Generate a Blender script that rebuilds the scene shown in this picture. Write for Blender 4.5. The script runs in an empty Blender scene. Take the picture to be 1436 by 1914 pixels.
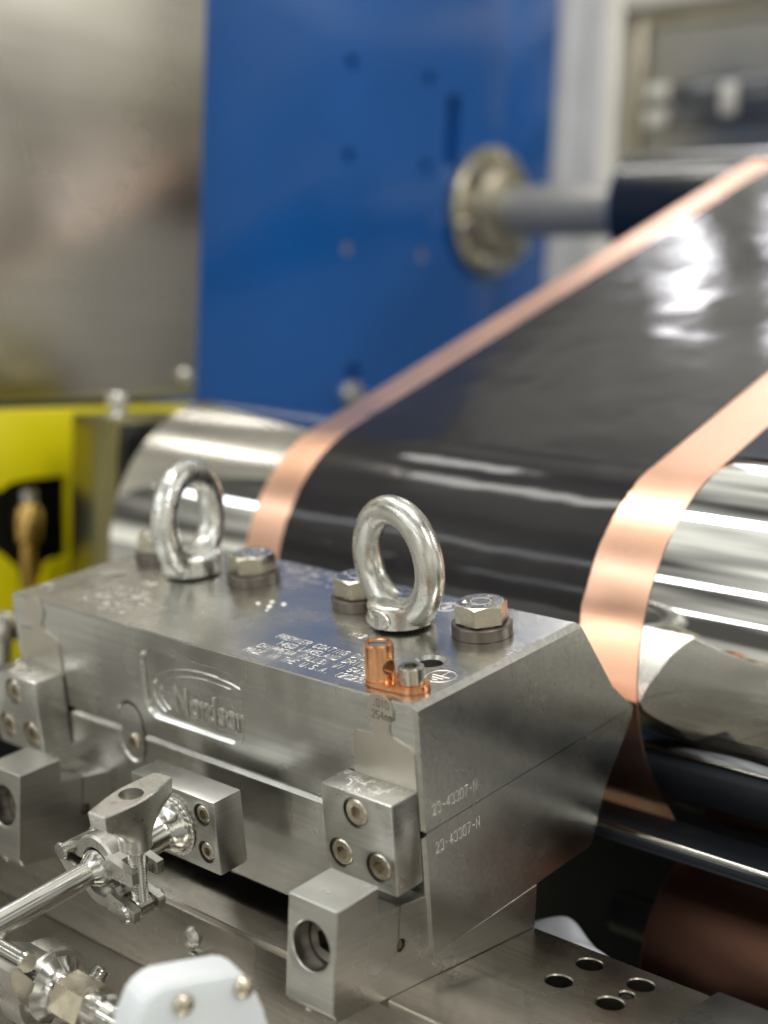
import bpy, bmesh, math, random
from mathutils import Vector, Matrix, noise
random.seed(7)
C = bpy.context.scene.collection
scn = bpy.context.scene
S = 0.001                                   # everything below is written in millimetres
R = math.radians

# ------------------------------------------------------------------ camera
CAM_ROT = ((0.74233421, 0.66864267, 0.04309168),      # rows: image right, image down, view
           (0.12540977, -0.07547888, -0.98922966),
           (-0.65818866, 0.73974314, -0.13988488))
CAM_POS = Vector((308.793, -367.501, 135.109))
FPX = 2683.58                                # focal length in photo pixels (photo 1436 x 1914)
TILT = R(9.5208)                             # the die is tipped up towards the roll
cam_d = bpy.data.cameras.new('camera'); cam = bpy.data.objects.new('camera', cam_d); C.objects.link(cam)
rr, dd, vv = (Vector(r) for r in CAM_ROT)
cam.matrix_world = Matrix.Translation(CAM_POS * S) @ Matrix((rr, -dd, -vv)).transposed().to_4x4()
cam_d.sensor_fit = 'VERTICAL'; cam_d.sensor_height = 24.0; cam_d.lens = FPX / 1914 * 24.0
cam_d.clip_start = 0.01; cam_d.clip_end = 60
cam_d.dof.use_dof = True; cam_d.dof.focus_distance = 0.54; cam_d.dof.aperture_fstop = 2.75
scn.camera = cam
scn.view_settings.view_transform = 'Standard'; scn.view_settings.look = 'None'
scn.view_settings.exposure = 0.6; scn.view_settings.gamma = 1.0

def at(px, py, axis, val):                   # photo pixel -> point on a world plane (mm)
    v = Vector(((px - 718) / FPX, (py - 957) / FPX, 1.0))
    d = rr * v.x + dd * v.y + vv * v.z
    return CAM_POS + d * ((val - CAM_POS[axis]) / d[axis])

# ------------------------------------------------------------------ light of the hall
w = bpy.data.worlds.new('World'); scn.world = w; w.use_nodes = True
nt = w.node_tree; nd = nt.nodes; bg = nd['Background']
tc = nd.new('ShaderNodeTexCoord'); sx = nd.new('ShaderNodeSeparateXYZ'); rp = nd.new('ShaderNodeValToRGB')
mr = nd.new('ShaderNodeMapRange'); mr.inputs[1].default_value = -1; mr.inputs[2].default_value = 1
nz = nd.new('ShaderNodeTexNoise'); nz.inputs['Scale'].default_value = 3.4; nz.inputs['Detail'].default_value = 4
mx = nd.new('ShaderNodeMix'); mx.data_type = 'RGBA'; mx.blend_type = 'MULTIPLY'; mx.inputs[0].default_value = 1.0
r2 = nd.new('ShaderNodeValToRGB')
for e, p, c in ((rp, (0.0, 0.45, 0.62, 1.0), ((.24, .23, .205), (.44, .43, .39), (.46, .455, .425), (.36, .36, .35))),
                (r2, (0.40, 0.47, 0.55, 0.63), ((.16, .155, .145), (.60, .59, .56), (1.15, 1.14, 1.07), (2.1, 2.1, 1.95)))):
    while len(e.color_ramp.elements) < 4: e.color_ramp.elements.new(0.5)
    for q, pp, cc in zip(e.color_ramp.elements, p, c): q.position = pp; q.color = (*cc, 1)
L = nt.links
L.new(tc.outputs['Generated'], sx.inputs[0]); L.new(sx.outputs['Z'], mr.inputs[0]); L.new(mr.outputs[0], rp.inputs[0])
L.new(tc.outputs['Generated'], nz.inputs['Vector']); L.new(nz.outputs['Fac'], r2.inputs[0])
L.new(rp.outputs[0], mx.inputs['A']); L.new(r2.outputs[0], mx.inputs['B']); L.new(mx.outputs['Result'], bg.inputs['Color'])
bg.inputs['Strength'].default_value = 1.0

def lamp(x0, x1, y0, y1, z, watt, col=(1, .97, .92)):   # long ceiling fittings of the hall, also small added panels
    d = bpy.data.lights.new('overhead_light', 'AREA'); d.shape = 'RECTANGLE'
    d.size = (x1 - x0) * S; d.size_y = (y1 - y0) * S; d.energy = watt; d.color = col
    o = bpy.data.objects.new('overhead_light', d); C.objects.link(o)
    o.location = ((x0 + x1) / 2 * S, (y0 + y1) / 2 * S, z * S)
lamp(-2300, 500, -150, 90, 2500, 22)
lamp(-3250, -1900, 620, 860, 2500, 8)
lamp(-4800, 600, -2950, -2650, 2500, 30, (.95, .98, 1))
lamp(-6000, 2500, -6200, -5700, 2500, 70, (.95, .98, 1))
for x_, y_, sx_, sy_ in ((-2500, 3300, 210, 60), (-2150, 2950, 60, 150), (-1850, 3250, 150, 50), (-1700, 2800, 60, 120), (-2050, 3700, 170, 60)):  # small panels added to shape the white patches mirrored on the web
    lamp(x_ - sx_, x_ + sx_, y_ - sy_, y_ + sy_, 2500, sx_ * sy_ * 1.5e-4, (.97, .95, 1))
lamp(1500, 3600, -600, -300, 2500, 24)
lamp(1800, 4200, 2500, 2800, 2500, 24)

# ------------------------------------------------------------------ materials
def material(name, col, rough=.3, metal=1.0, streak=None, bump=0.0, bscale=400.0, var=0.0, vscale=30.0, coat=0.0, aniso=0.0, tint=0.0, spec=.5, sss=0.0, wavy=0.0, wscale=20.0, wvec=None, grain=None, gamt=.08):
    m = bpy.data.materials.new(name); m.use_nodes = True
    t = m.node_tree; n = t.nodes; l = t.links; b = n['Principled BSDF']
    b.inputs['Base Color'].default_value = (*col, 1); b.inputs['Roughness'].default_value = rough
    b.inputs['Metallic'].default_value = metal; b.inputs['Specular IOR Level'].default_value = spec
    b.inputs['Coat Weight'].default_value = coat; b.inputs['Coat Roughness'].default_value = .06
    b.inputs['Anisotropic'].default_value = aniso
    if sss:
        b.inputs['Subsurface Weight'].default_value = sss; b.inputs['Subsurface Radius'].default_value = (.004, .005, .007); b.inputs['Subsurface Scale'].default_value = 1.0
    tc = n.new('ShaderNodeTexCoord')
    def nois(scale, detail=3, vec=None):
        mp = n.new('ShaderNodeMapping'); l.new(tc.outputs['Object'], mp.inputs[0])
        mp.inputs['Scale'].default_value = vec or (1, 1, 1)
        z = n.new('ShaderNodeTexNoise'); z.inputs['Scale'].default_value = scale; z.inputs['Detail'].default_value = detail
        l.new(mp.outputs[0], z.inputs['Vector']); return z.outputs['Fac']
    def rng(src, a, c_):
        q = n.new('ShaderNodeMapRange'); q.inputs[1].default_value = .3; q.inputs[2].default_value = .7
        q.inputs[3].default_value = a; q.inputs[4].default_value = c_; l.new(src, q.inputs[0]); return q.outputs[0]
    if var: l.new(rng(nois(vscale, 4), max(.01, rough - var), rough + var), b.inputs['Roughness'])
    if tint:
        q = n.new('ShaderNodeMix'); q.data_type = 'RGBA'; l.new(rng(nois(vscale * .7 + 3, 5), 0, 1), q.inputs[0])
        q.inputs['A'].default_value = (*[c * (1 - tint) for c in col], 1); q.inputs['B'].default_value = (*[min(1, c * (1 + tint)) for c in col], 1)
        l.new(q.outputs['Result'], b.inputs['Base Color'])
    if grain:
        q = n.new('ShaderNodeMix'); q.data_type = 'RGBA'; q.blend_type = 'MULTIPLY'; q.inputs[0].default_value = 1.0
        src = b.inputs['Base Color'].links[0].from_socket if b.inputs['Base Color'].is_linked else None
        if src: l.new(src, q.inputs['A'])
        else: q.inputs['A'].default_value = (*col, 1)
        gr = rng(nois(1.0, 4, grain), 1 - gamt * 2, 1.0); cb = n.new('ShaderNodeCombineColor')
        for i in range(3): l.new(gr, cb.inputs[i])
        l.new(cb.outputs[0], q.inputs['B']); l.new(q.outputs['Result'], b.inputs['Base Color'])
    last = None
    for src, st, dist in ((nois(1.0, 3, streak) if streak else None, bump, .00004), (nois(bscale, 4) if bump and not streak else None, bump, .0001), (nois(wscale, 2, wvec) if wavy else None, wavy, .001)):
        if src is None or not st: continue
        bp = n.new('ShaderNodeBump'); bp.inputs['Strength'].default_value = st; bp.inputs['Distance'].default_value = dist
        l.new(src, bp.inputs['Height'])
        if last: l.new(last, bp.inputs['Normal'])
        last = bp.outputs[0]
    if last: l.new(last, b.inputs['Normal'])
    return m
M = dict(
    die=material('ground_die_steel', (.65, .645, .615), .245, streak=(40, 4000, 4000), bump=.5, var=.07, vscale=30, tint=.05, wavy=.34, wscale=9, wvec=(4.0, 2.5, .8), grain=(12, 500, 500), gamt=.09),
    block=material('milled_steel', (.63, .62, .59), .29, streak=(200, 200, 4000), bump=.4, var=.04, vscale=30, tint=.04, grain=(40, 40, 700), gamt=.08),
    base=material('plate_steel', (.42, .385, .335), .26, grain=(20, 500, 500), gamt=.12, streak=(40, 3000, 3000), bump=.35, var=.05, vscale=25, tint=.06),
    bed=material('bed_steel', (.48, .46, .42), .24, streak=(30, 1500, 1500), bump=.4, var=.06),
    polished=material('polished_stainless', (.62, .61, .58), .17, var=.05, vscale=120),
    cast=material('cast_stainless', (.58, .565, .53), .30, bump=.25, bscale=1500, var=.07, vscale=150),
    zinc=material('zinc_plated_steel', (.62, .61, .57), .29, bump=.6, bscale=500, var=.08, vscale=180, tint=.10, wavy=.12, wscale=90),
    roughzinc=material('rough_zinc_plating', (.72, .72, .69), .30, bump=1.0, bscale=260, var=.10, vscale=180, tint=.15, wavy=.5, wscale=230),
    bolt=material('stainless_bolt', (.66, .61, .50), .24, bump=.35, bscale=600, var=.06, vscale=200),
    tagm=material('shim_tag_steel', (.58, .55, .48), .33, bump=.2, bscale=900, tint=.06, vscale=60),
    shaft=material('dull_shaft_steel', (.40, .385, .35), .34, metal=.35, tint=.05),
    winp=material('window_back_panel', (.30, .285, .25), .3, tint=.1, vscale=9),
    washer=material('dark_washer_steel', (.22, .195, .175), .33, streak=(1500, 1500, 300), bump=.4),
    socket=material('socket_shadow_steel', (.25, .20, .15), .4),  # dark tone paints in the shade inside sockets and holes
    engrave=material('bright_engraved_metal', (.80, .79, .76), .38),
    etch=material('dark_etched_print', (.12, .11, .09), .5),
    copper=material('copper_lug', (.78, .40, .21), .22, bump=.4, bscale=500, var=.06, vscale=150, tint=.15),
    foil=material('copper_foil', (.92, .555, .40), .31, streak=(900, 30, 30), bump=.12, var=.05, vscale=20, tint=.06, wavy=.05, wscale=14),
    slurry=material('black_wet_coating', (.026, .025, .027), .085, metal=0, bump=.06, bscale=300, var=.035, vscale=18, wavy=1.0, wscale=17, spec=.17),
    chrome=material('chrome_roll', (.70, .70, .69), .035, var=.015, vscale=15),
    chromeend=material('turned_steel', (.50, .49, .46), .3),
    rubber=material('black_roller', (.012, .012, .013), .20, metal=0, coat=.6),
    blue=material('blue_paint', (.004, .10, .40), .24, metal=0, coat=.20, bump=.15, bscale=500, tint=.10, vscale=6),
    panel=material('brushed_panel', (.66, .63, .57), .28, streak=(900, 25, 900), bump=.5, var=.05, vscale=8, tint=.06, wavy=.10, wscale=5, wvec=(1, .3, 2), grain=(10, 3, 60), gamt=.05),
    yellow=material('yellow_paint', (.84, .74, .006), .32, metal=0, bump=.2, bscale=500, tint=.07, vscale=9),
    postm=material('post_steel', (.30, .27, .13), .26, streak=(1500, 1500, 40), bump=.5),  # olive base colour paints in the yellow mirrored by the steel
    black=material('plain_black', (.010, .010, .011), .35, metal=0),
    brass=material('brass_fitting', (.72, .48, .16), .25),
    bronze=material('bronze_flange', (.50, .46, .36), .33, bump=.3, bscale=300, var=.05, tint=.08, vscale=25),
    greyp=material('grey_profile', (.40, .40, .42), .4, metal=.6, tint=.08),
    creamp=material('light_profile', (.62, .60, .55), .38, metal=.3, tint=.05),
    glass=material('dark_glass', (.05, .055, .065), .12, metal=0, coat=.4),
    copperroll=material('wound_copper_foil', (.17, .085, .06), .42, streak=(1500, 60, 60), bump=.3, tint=.06),
    white=material('white_plastic', (.84, .885, .95), .30, metal=0, bump=.2, bscale=500, sss=.6, tint=.03),
    film=material('white_film', (.72, .75, .82), .4, metal=0, tint=.2, vscale=25),
    floor=material('hall_floor', (.50, .485, .45), .32, metal=0, tint=.25, vscale=.9),
    tray=material('dark_tray_paint', (.018, .024, .036), .55, metal=0),
    dark=material('dark_frame_paint', (.03, .035, .045), .35, metal=0),
)

# ------------------------------------------------------------------ helpers (all shapes in mm)
def new(): return bmesh.new()
def hull(bm, loops, closed=True, caps=True):
    rings = [[bm.verts.new(p) for p in lp] for lp in loops]
    n = len(rings[0])
    for a, b in zip(rings, rings[1:]):
        for i in range(n if closed else n - 1):
            j = (i + 1) % n
            bm.faces.new((a[i], a[j], b[j], b[i]))
    if caps and closed:
        bm.faces.new(rings[0][::-1]); bm.faces.new(rings[-1])
    return rings
def box(bm, lo, hi, bev=0.0, seg=2, m=None):
    t = new() if (bev or m) else bm
    x0, y0, z0 = lo; x1, y1, z1 = hi
    hull(t, [[(x0, y0, z), (x1, y0, z), (x1, y1, z), (x0, y1, z)] for z in (z0, z1)])
    if bev: bmesh.ops.bevel(t, geom=t.edges[:], offset=bev, segments=seg, affect='EDGES', profile=.5)
    if t is not bm: join(bm, t, m)
def join(bm, t, m=None):
    if m: bmesh.ops.transform(t, matrix=m, verts=t.verts[:])
    me = bpy.data.meshes.new('tmp'); t.to_mesh(me); t.free(); bm.from_mesh(me); bpy.data.meshes.remove(me)
def frame(p, axis, up=(0, 0, 1)):            # matrix whose local z is axis
    z = Vector(axis).normalized(); u = Vector(up)
    if abs(z.dot(u)) > .95: u = Vector((1, 0, 0))
    x = u.cross(z).normalized(); y = z.cross(x)
    return Matrix.Translation(Vector(p)) @ Matrix((x, y, z)).transposed().to_4x4()
def lathe(bm, prof, m, n=32, closed=False, a0=0.0, a1=2 * math.pi):   # prof: (r, z) pairs
    t = new(); full = abs(a1 - a0 - 2 * math.pi) < 1e-6
    k = n if full else n + 1
    rings = [[Vector((r * math.cos(a0 + (a1 - a0) * i / n), r * math.sin(a0 + (a1 - a0) * i / n), z)) for i in range(k)] for r, z in prof]
    vs = []
    for (r, z), ring in zip(prof, rings):
        vs.append([t.verts.new((0, 0, z))] * k if r < 1e-6 else [t.verts.new(p) for p in ring])
    pairs = list(zip(vs, vs[1:])) + ([(vs[-1], vs[0])] if closed else [])
    for a, b in pairs:
        for i in range(n):
            j = (i + 1) % k
            f = []
            for q in (a[i], a[j], b[j], b[i]):
                if q not in f: f.append(q)
            if len(f) > 2: t.faces.new(f)
    if not full and closed:
        t.faces.new([v[0] for v in vs]); t.faces.new([v[-1] for v in vs])
    bmesh.ops.recalc_face_normals(t, faces=t.faces[:])
    join(bm, t, m)
def cyl(bm, p0, p1, r, n=32, r1=None, bev=0.0):
    p0 = Vector(p0); p1 = Vector(p1); h = (p1 - p0).length; r1 = r if r1 is None else r1
    pr = [(0, 0), (r - bev, 0), (r, bev), (r1, h - bev), (r1 - bev, h), (0, h)] if bev else [(0, 0), (r, 0), (r1, h), (0, h)]
    lathe(bm, pr, frame(p0, p1 - p0), n)
def prism(bm, prof, x0, x1):                 # (y, z) outline run along x
    hull(bm, [[(x, y, z) for y, z in prof] for x in (x0, x1)])
def hexprism(bm, p, axis, af, z0, z1, rot=0.0, dome=0.0):
    rad = af / math.sqrt(3); t = new()
    hull(t, [[(rad * math.cos(rot + i * math.pi / 3), rad * math.sin(rot + i * math.pi / 3), z) for i in range(6)] for z in (z0, z1)])
    join(bm, t, frame(p, axis) if axis else Matrix.Translation(p))
def outline(bm, pts, m, h):                  # flat outline (x, y) extruded 0..h along local z
    t = new(); hull(t, [[(x, y, z) for x, y in pts] for z in (0, h)]); join(bm, t, m)
def obround(r, half, n=12):                  # standing obround outline
    return [(r * math.cos(R(a)), half + r * math.sin(R(a))) for a in [180 * i / n for i in range(n + 1)]] + \
           [(r * math.cos(R(a)), -half + r * math.sin(R(a))) for a in [180 + 180 * i / n for i in range(n + 1)]]
def rrect(w_, h_, r, n=6):
    o = []
    for cx_, cy_, a in ((w_ / 2 - r, h_ / 2 - r, 0), (-w_ / 2 + r, h_ / 2 - r, 90), (-w_ / 2 + r, -h_ / 2 + r, 180), (w_ / 2 - r, -h_ / 2 + r, 270)):
        o += [(cx_ + r * math.cos(R(a + 90 * i / n)), cy_ + r * math.sin(R(a + 90 * i / n))) for i in range(n + 1)]
    return o
def tube(bm, pts, r, n=20, caps=True):
    pts = [Vector(p) for p in pts]; loops = []; x = None
    for i, p in enumerate(pts):
        d = (pts[min(i + 1, len(pts) - 1)] - pts[max(i - 1, 0)]).normalized()
        x = (Vector((0, 0, 1)) if abs(d.z) < .9 else Vector((1, 0, 0))) if x is None else x
        x = (x - d * x.dot(d)).normalized(); y = d.cross(x)
        q = r[i] if isinstance(r, (list, tuple)) else r
        loops.append([p + (x * math.cos(2 * math.pi * k / n) + y * math.sin(2 * math.pi * k / n)) * q for k in range(n)])
    hull(bm, loops, True, caps)
def finish(bm, ang=32):
    bmesh.ops.remove_doubles(bm, verts=bm.verts[:], dist=1e-4)
    bmesh.ops.recalc_face_normals(bm, faces=bm.faces[:])
    for f in bm.faces: f.smooth = True
    for e in bm.edges: e.smooth = len(e.link_faces) == 2 and e.calc_face_angle(0) < R(ang)
def to_mesh(bm, name, ang=32):
    finish(bm, ang)
    bmesh.ops.scale(bm, vec=(S, S, S), verts=bm.verts[:])
    me = bpy.data.meshes.new(name); bm.to_mesh(me); bm.free(); return me
def obj(name, bm, mat, parent=None, loc=None, ang=32):
    me = to_mesh(bm, name, ang) if isinstance(bm, bmesh.types.BMesh) else bm
    me.materials.clear(); me.materials.append(M[mat] if isinstance(mat, str) else mat)
    o = bpy.data.objects.new(name, me); C.objects.link(o)
    if parent: o.parent = parent
    if loc is not None: o.location = Vector(loc) * S
    elif parent is not None and 'off' in OFF.get(parent.name, {}): o.location = OFF[parent.name]['off']
    return o
OFF = {}
def thing(name, label, cat, base, rotx=0.0, group=None):    # an Empty at the base; parts keep working in the thing's own frame
    o = bpy.data.objects.new(name, None); C.objects.link(o)
    b = Vector(base); m = Matrix.Rotation(rotx, 3, 'X')
    o.location = (m @ b) * S; o.rotation_euler = (rotx, 0, 0); o.empty_display_size = .02
    o['label'] = label; o['category'] = cat
    if group: o['group'] = group
    OFF[o.name] = {'off': -b * S}
    return o
def tag(o, label, cat, group=None):
    o['label'] = label; o['category'] = cat
    if group: o['group'] = group
    return o
def struct(o): o['kind'] = 'structure'; return o
def cut(bm, cutters, op='DIFFERENCE'):       # boolean in code, returns a fresh bmesh
    def tmp(b):
        bmesh.ops.recalc_face_normals(b, faces=b.faces[:])
        me = bpy.data.meshes.new('tmp'); b.to_mesh(me); b.free()
        o = bpy.data.objects.new('tmp', me); C.objects.link(o); return o
    a = tmp(bm); cs = [tmp(c) for c in cutters]
    for c in cs:
        md = a.modifiers.new('b', 'BOOLEAN'); md.operation = op; md.object = c; md.solver = 'EXACT'
    dg = bpy.context.evaluated_depsgraph_get()
    me = bpy.data.meshes.new_from_object(a.evaluated_get(dg))
    out = new(); out.from_mesh(me)
    for o in [a] + cs:
        q = o.data; bpy.data.objects.remove(o); bpy.data.meshes.remove(q)
    bpy.data.meshes.remove(me)
    return out

# stroke lettering like an engraver's single-line font
G = {'A': '002640 1232', 'B': '00063645443303 3342413000', 'C': '4536160501103041', 'D': '00062645412000', 'E': '46060040 0333',
     'F': '460600 0333', 'G': '45361605011030414323', 'H': '0006 4046 0343', 'I': '2026', 'K': '0006 4602 1340', 'L': '060040',
     'M': '0006234640', 'N': '00064046', 'O': '160501103041453616', 'P': '00063645443303', 'Q': '160501103041453616 2240',
     'R': '00063645443303 2340', 'S': '453616050413334241301001', 'T': '0646 2620', 'U': '060110304146', 'V': '062046', 'W': '0610233046',
     'Y': '062346 2320', '1': '152620', '2': '05163645440040', '3': '0516364544334241301001', '4': '360242 3630', '5': '460603334241301001',
     '0': '160501103041453616', '7': '064610', '8': '13040516364544331302011030414233', '9': '443313040516364541301 0'.replace(' ', ''),
     '.': '2021', ',': '2210', '-': '1333', ':': '2122 2425', '(': '36252130', ')': '16252110', 'm': '0004 03142423 20242344'.replace(' 20242344', ' 2420 24344340'), '/': '0046'}
def strokes(bm, text, origin, ex, ey, h, wid=.3, lift=.07, pitch=None, align='L', lean=0.0):
    ex = Vector(ex).normalized(); ey = Vector(ey).normalized(); nn = ex.cross(ey)
    k = h / 6; pitch = pitch or 5.6 * k; kx = min(k * .92, pitch * .68 / 4)
    x = {'L': 0, 'C': -len(text) * pitch / 2, 'R': -len(text) * pitch}[align]
    o = Vector(origin)
    for ch in text:
        for pl in G.get(ch, '').split():
            p = [o + ex * (x + int(pl[i]) * kx + lean * int(pl[i + 1]) * k) + ey * (int(pl[i + 1]) * k) for i in range(0, len(pl), 2)]
            for a, b in zip(p, p[1:]):
                d = (b - a).normalized(); s = nn.cross(d) * wid / 2; e = d * wid * .4
                q = [bm.verts.new(v) for v in (a - e + s, a - e - s, b + e - s, b + e + s, a + nn * lift, b + nn * lift)]
                for f in ((0, 3, 5, 4), (1, 4, 5, 2), (0, 4, 1), (2, 5, 3)): bm.faces.new([q[i] for i in f])
        x += pitch
def ringline(bm, c, ex, ey, rx, ry, wid, lift, a0=0, a1=360, n=40):
    ex = Vector(ex).normalized(); ey = Vector(ey).normalized(); nn = ex.cross(ey); c = Vector(c)
    pr = None
    for i in range(n + 1):
        a = R(a0 + (a1 - a0) * i / n); d = ex * math.cos(a) + ey * math.sin(a)
        p = c + ex * rx * math.cos(a) + ey * ry * math.sin(a)
        t = [bm.verts.new(p - d * wid / 2), bm.verts.new(p + nn * lift), bm.verts.new(p + d * wid / 2)]
        if pr:
            bm.faces.new((pr[0], t[0], t[1], pr[1])); bm.faces.new((pr[1], t[1], t[2], pr[2]))
        pr = t

# ================================================================== the large surroundings
fl = new(); box(fl, (-7000, -7000, -920), (5000, 6000, -900)); struct(obj('floor', fl, 'floor'))

# blue side frame of the machine with its rows of holes
BX = -525
bf = new(); box(bf, (BX - 30, 60, -900), (BX, at(946, 140, 0, BX).y, 419.5), 2)
cu = []
holes = ((658, 115, 5.5), (803, 145, 5.5), (652, 290, 5.5), (797, 310, 5.5), (650, 465, 5.5), (790, 478, 5.5), (662, 695, 7))
hc = new()
for px, py, r_ in holes:
    p = at(px, py, 0, BX); cyl(hc, (BX - 14, p.y, p.z), (BX + 4, p.y, p.z), r_, 20)
a_, b_ = at(850, 178, 0, BX), at(848, 312, 0, BX)
box(hc, (BX - 14, a_.y - 8, b_.z), (BX + 4, a_.y + 8, a_.z))
bf = cut(bf, [hc])
T = thing('blue_side_wall', 'blue painted machine side wall with rows of drilled holes and a slot', 'machine wall', (BX, 500, -900))
obj('side_plate', bf, 'blue', T)
b = new(); box(b, (BX - 60, at(946, 140, 0, BX).y - 20, -900), (BX - 34, at(1042, 140, 0, BX - 34).y, 452), 2); obj('edge_plate', b, 'blue', T)
for px, py in ((650, 465), (790, 478)):
    p = at(px, py, 0, BX); b = new(); cyl(b, (BX - 13, p.y, p.z), (BX - 1, p.y, p.z), 5, 20, bev=.6); obj('hole_plug', b, 'greyp', T)
p = at(655, 738, 0, BX); b = new(); hexprism(b, (BX, p.y, p.z), (1, 0, 0), 16, -1, 9); cyl(b, (BX - 1, p.y, p.z), (BX + 3, p.y, p.z), 12); obj('frame_bolt', b, 'zinc', T)

# big stainless cover panel in front of the blue frame
SXp = -480
y1 = at(384, 100, 0, SXp).y; zb = at(375, 742, 0, SXp).z
T = thing('cover_panel', 'large brushed stainless cover panel with a round screw near its corner', 'panel', (SXp, 150, zb))
b = new(); box(b, (BX + .5, 60, zb), (SXp, y1, 420), 1.2); obj('panel_sheet', b, 'panel', T)
p = at(348, 705, 0, SXp); b = new(); lathe(b, [(0, -1), (6.5, -1), (6.5, 1), (4.5, 3.4), (0, 4)], frame((SXp, p.y, p.z), (1, 0, 0))); obj('panel_screw', b, 'zinc', T)

# yellow bearing frame below the panel, with the dark opening
YX = -470
ytop = 62.5
yo = new(); box(yo, (YX - 6, 118, -900), (YX, 330, ytop), 1.5)
op = new(); o_ = [(at(px, py, 0, YX).y, at(px, py, 0, YX).z) for px, py in ((-60, 925), (0, 918), (22, 902), (60, 895), (128, 888), (131, 1040), (92, 1052), (78, 1100), (60, 1130), (40, 1110), (34, 1062), (0, 1032), (-60, 1030))]
prism(op, o_, YX - 60, YX + 20)
yo = cut(yo, [op])
T = thing('yellow_frame', 'bright yellow painted frame plate with a dark irregular opening', 'machine frame', (YX, 165, -900))
obj('frame_plate', yo, 'yellow', T)
b = new(); box(b, (YX - 52, 119, -140), (YX - 24, 320, 40)); obj('opening_back', b, 'black', T)
T = thing('brass_valve', 'brass rod fitting with rounded cap inside the yellow frame opening', 'fitting', (YX - 8, at(55, 1000, 0, YX - 8).y, -60))
p = at(52, 975, 0, YX - 8)
b = new(); lathe(b, [(0, -70), (5.5, -70), (5.5, -14), (9, -12), (10, -4), (10, 6), (7, 12), (5, 13), (5, 20), (0, 21)], frame((YX - 8, p.y, p.z), (0, 0, 1)), 24); obj('valve_body', b, 'brass', T)
b = new(); cyl(b, (YX - 8, p.y, p.z + 12.5), (YX - 8, p.y, p.z + 22), 5.6, 20, bev=1); obj('valve_tip', b, 'zinc', T)

# bearing post beside the roll end
PX = -385; py_ = at(218, 900, 0, PX).y; ptop = at(218, 785, 0, PX).z
T = thing('bearing_post', 'square steel bearing post with painted-in yellow reflection and a bolt on top', 'post', (PX - 22, py_ + 20, -140))
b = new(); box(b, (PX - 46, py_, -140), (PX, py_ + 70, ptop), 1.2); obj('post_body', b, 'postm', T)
b = new(); box(b, (PX + .4, py_ + 2, -140), (PX + 5, py_ + 68, ptop - 2), .6); obj('dark_side_sheet', b, 'black', T)  # black sheet forms the dark side face of the post
pc = at(220, 776, 1, py_ + 14)
b = new(); cyl(b, (pc.x, pc.y, ptop - 1), (pc.x, pc.y, ptop + 2.5), 9, 24, bev=.5); cyl(b, (pc.x, pc.y, ptop), (pc.x, pc.y, ptop + 7), 5, 24); cyl(b, (pc.x, pc.y, ptop + 7), (pc.x, pc.y, ptop + 15), 8, 24, bev=1); obj('adjuster_screw', b, 'zinc', T)
p = at(4, 1168, 0, -330)
T = thing('chrome_knob', 'small shiny chrome knob behind the far end of the die', 'knob', (-330, p.y, -140))
b = new(); lathe(b, [(0, -60), (5, -60), (5, -8), (9, -7), (10, 0), (7, 7), (0, 9)], frame((-330, p.y, p.z), (0, 0, 1)), 24); obj('knob_head', b, 'polished', T)
b = new(); box(b, (-342, p.y - 12, -140), (-318, p.y + 12, p.z - 55), 1); obj('knob_base', b, 'black', T)

# machine bed under everything
b = new(); box(b, (-420, -260, -900), (420, 84, -139.2), 1.5)
T = tag(obj('machine_bed', b, 'bed'), 'polished steel machine bed with a flat ledge under the base plate', 'machine bed')
b = new(); box(b, (406, 100, -900), (450, 320, 20), 1); obj('roll_support', b, 'dark', T)

# ------------------------------------------------------------------ rear cabinet and guide roller
CY = 1000
T = thing('rear_cabinet', 'grey metal cabinet with light frame around a dark framed window', 'cabinet', (-500, CY, -900))
q = lambda px, py, y=CY: at(px, py, 1, y)
b = new(); box(b, (q(1042, 100).x - 40, CY + 12, -900), (600, CY + 60, 520)); obj('cabinet_body', b, 'greyp', T)
b = new(); box(b, (q(1045, 100).x, CY - 6, -900), (q(1100, 100).x, CY + 12, 520), 2); obj('side_post', b, 'greyp', T)
b = new(); box(b, (q(1103, 100).x, CY - 16, -900), (q(1150, 100).x, CY + 12, 520), 5); obj('side_post', b, 'greyp', T)
x0, x1, zt, zb_ = q(1150, 100).x, 300, q(1300, 12).z, q(1190, 300).z
fr = new()
box(fr, (x0, CY - 22, -900), (q(1178, 150).x, CY + 12, 520), 3)
obj('door_frame', fr, 'creamp', T)
b = new(); box(b, (q(1178, 150).x + .5, CY - 22, q(1170, 28).z), (x1, CY + 12, 520), 3); obj('door_frame', b, 'creamp', T)
b = new(); box(b, (q(1178, 150).x + .5, CY - 14, -900), (x1, CY + 12, zb_ - 14), 3); obj('lower_panel', b, 'greyp', T)
b = new(); box(b, (q(1180, 150).x, CY - 4, zb_ - 13), (q(1206, 150).x, CY + 12, q(1170, 30).z), 1); box(b, (q(1206, 150).x, CY - 4, zb_ - 13), (x1, CY + 12, zb_ + 4), 1); box(b, (q(1206, 150).x, CY - 4, q(1206, 52).z), (x1, CY + 12, q(1170, 30).z), 1)
obj('window_frame', b, 'bronze', T)
b = new(); box(b, (q(1206, 150).x, CY + 4, zb_ + 4), (x1, CY + 11.5, q(1206, 52).z)); obj('window_panel', b, 'winp', T)
b = new(); box(b, (q(1268, 150).x, CY - 3, q(1270, 238).z), (q(1500, 150).x, CY + 3.5, q(1270, 155).z), 1); obj('display_glass', b, 'glass', T)
b = new(); box(b, (q(1215, 150).x, CY - 8, q(1215, 190).z), (q(1258, 150).x, CY + 3.5, q(1215, 160).z), 2); obj('latch', b, 'creamp', T)
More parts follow.
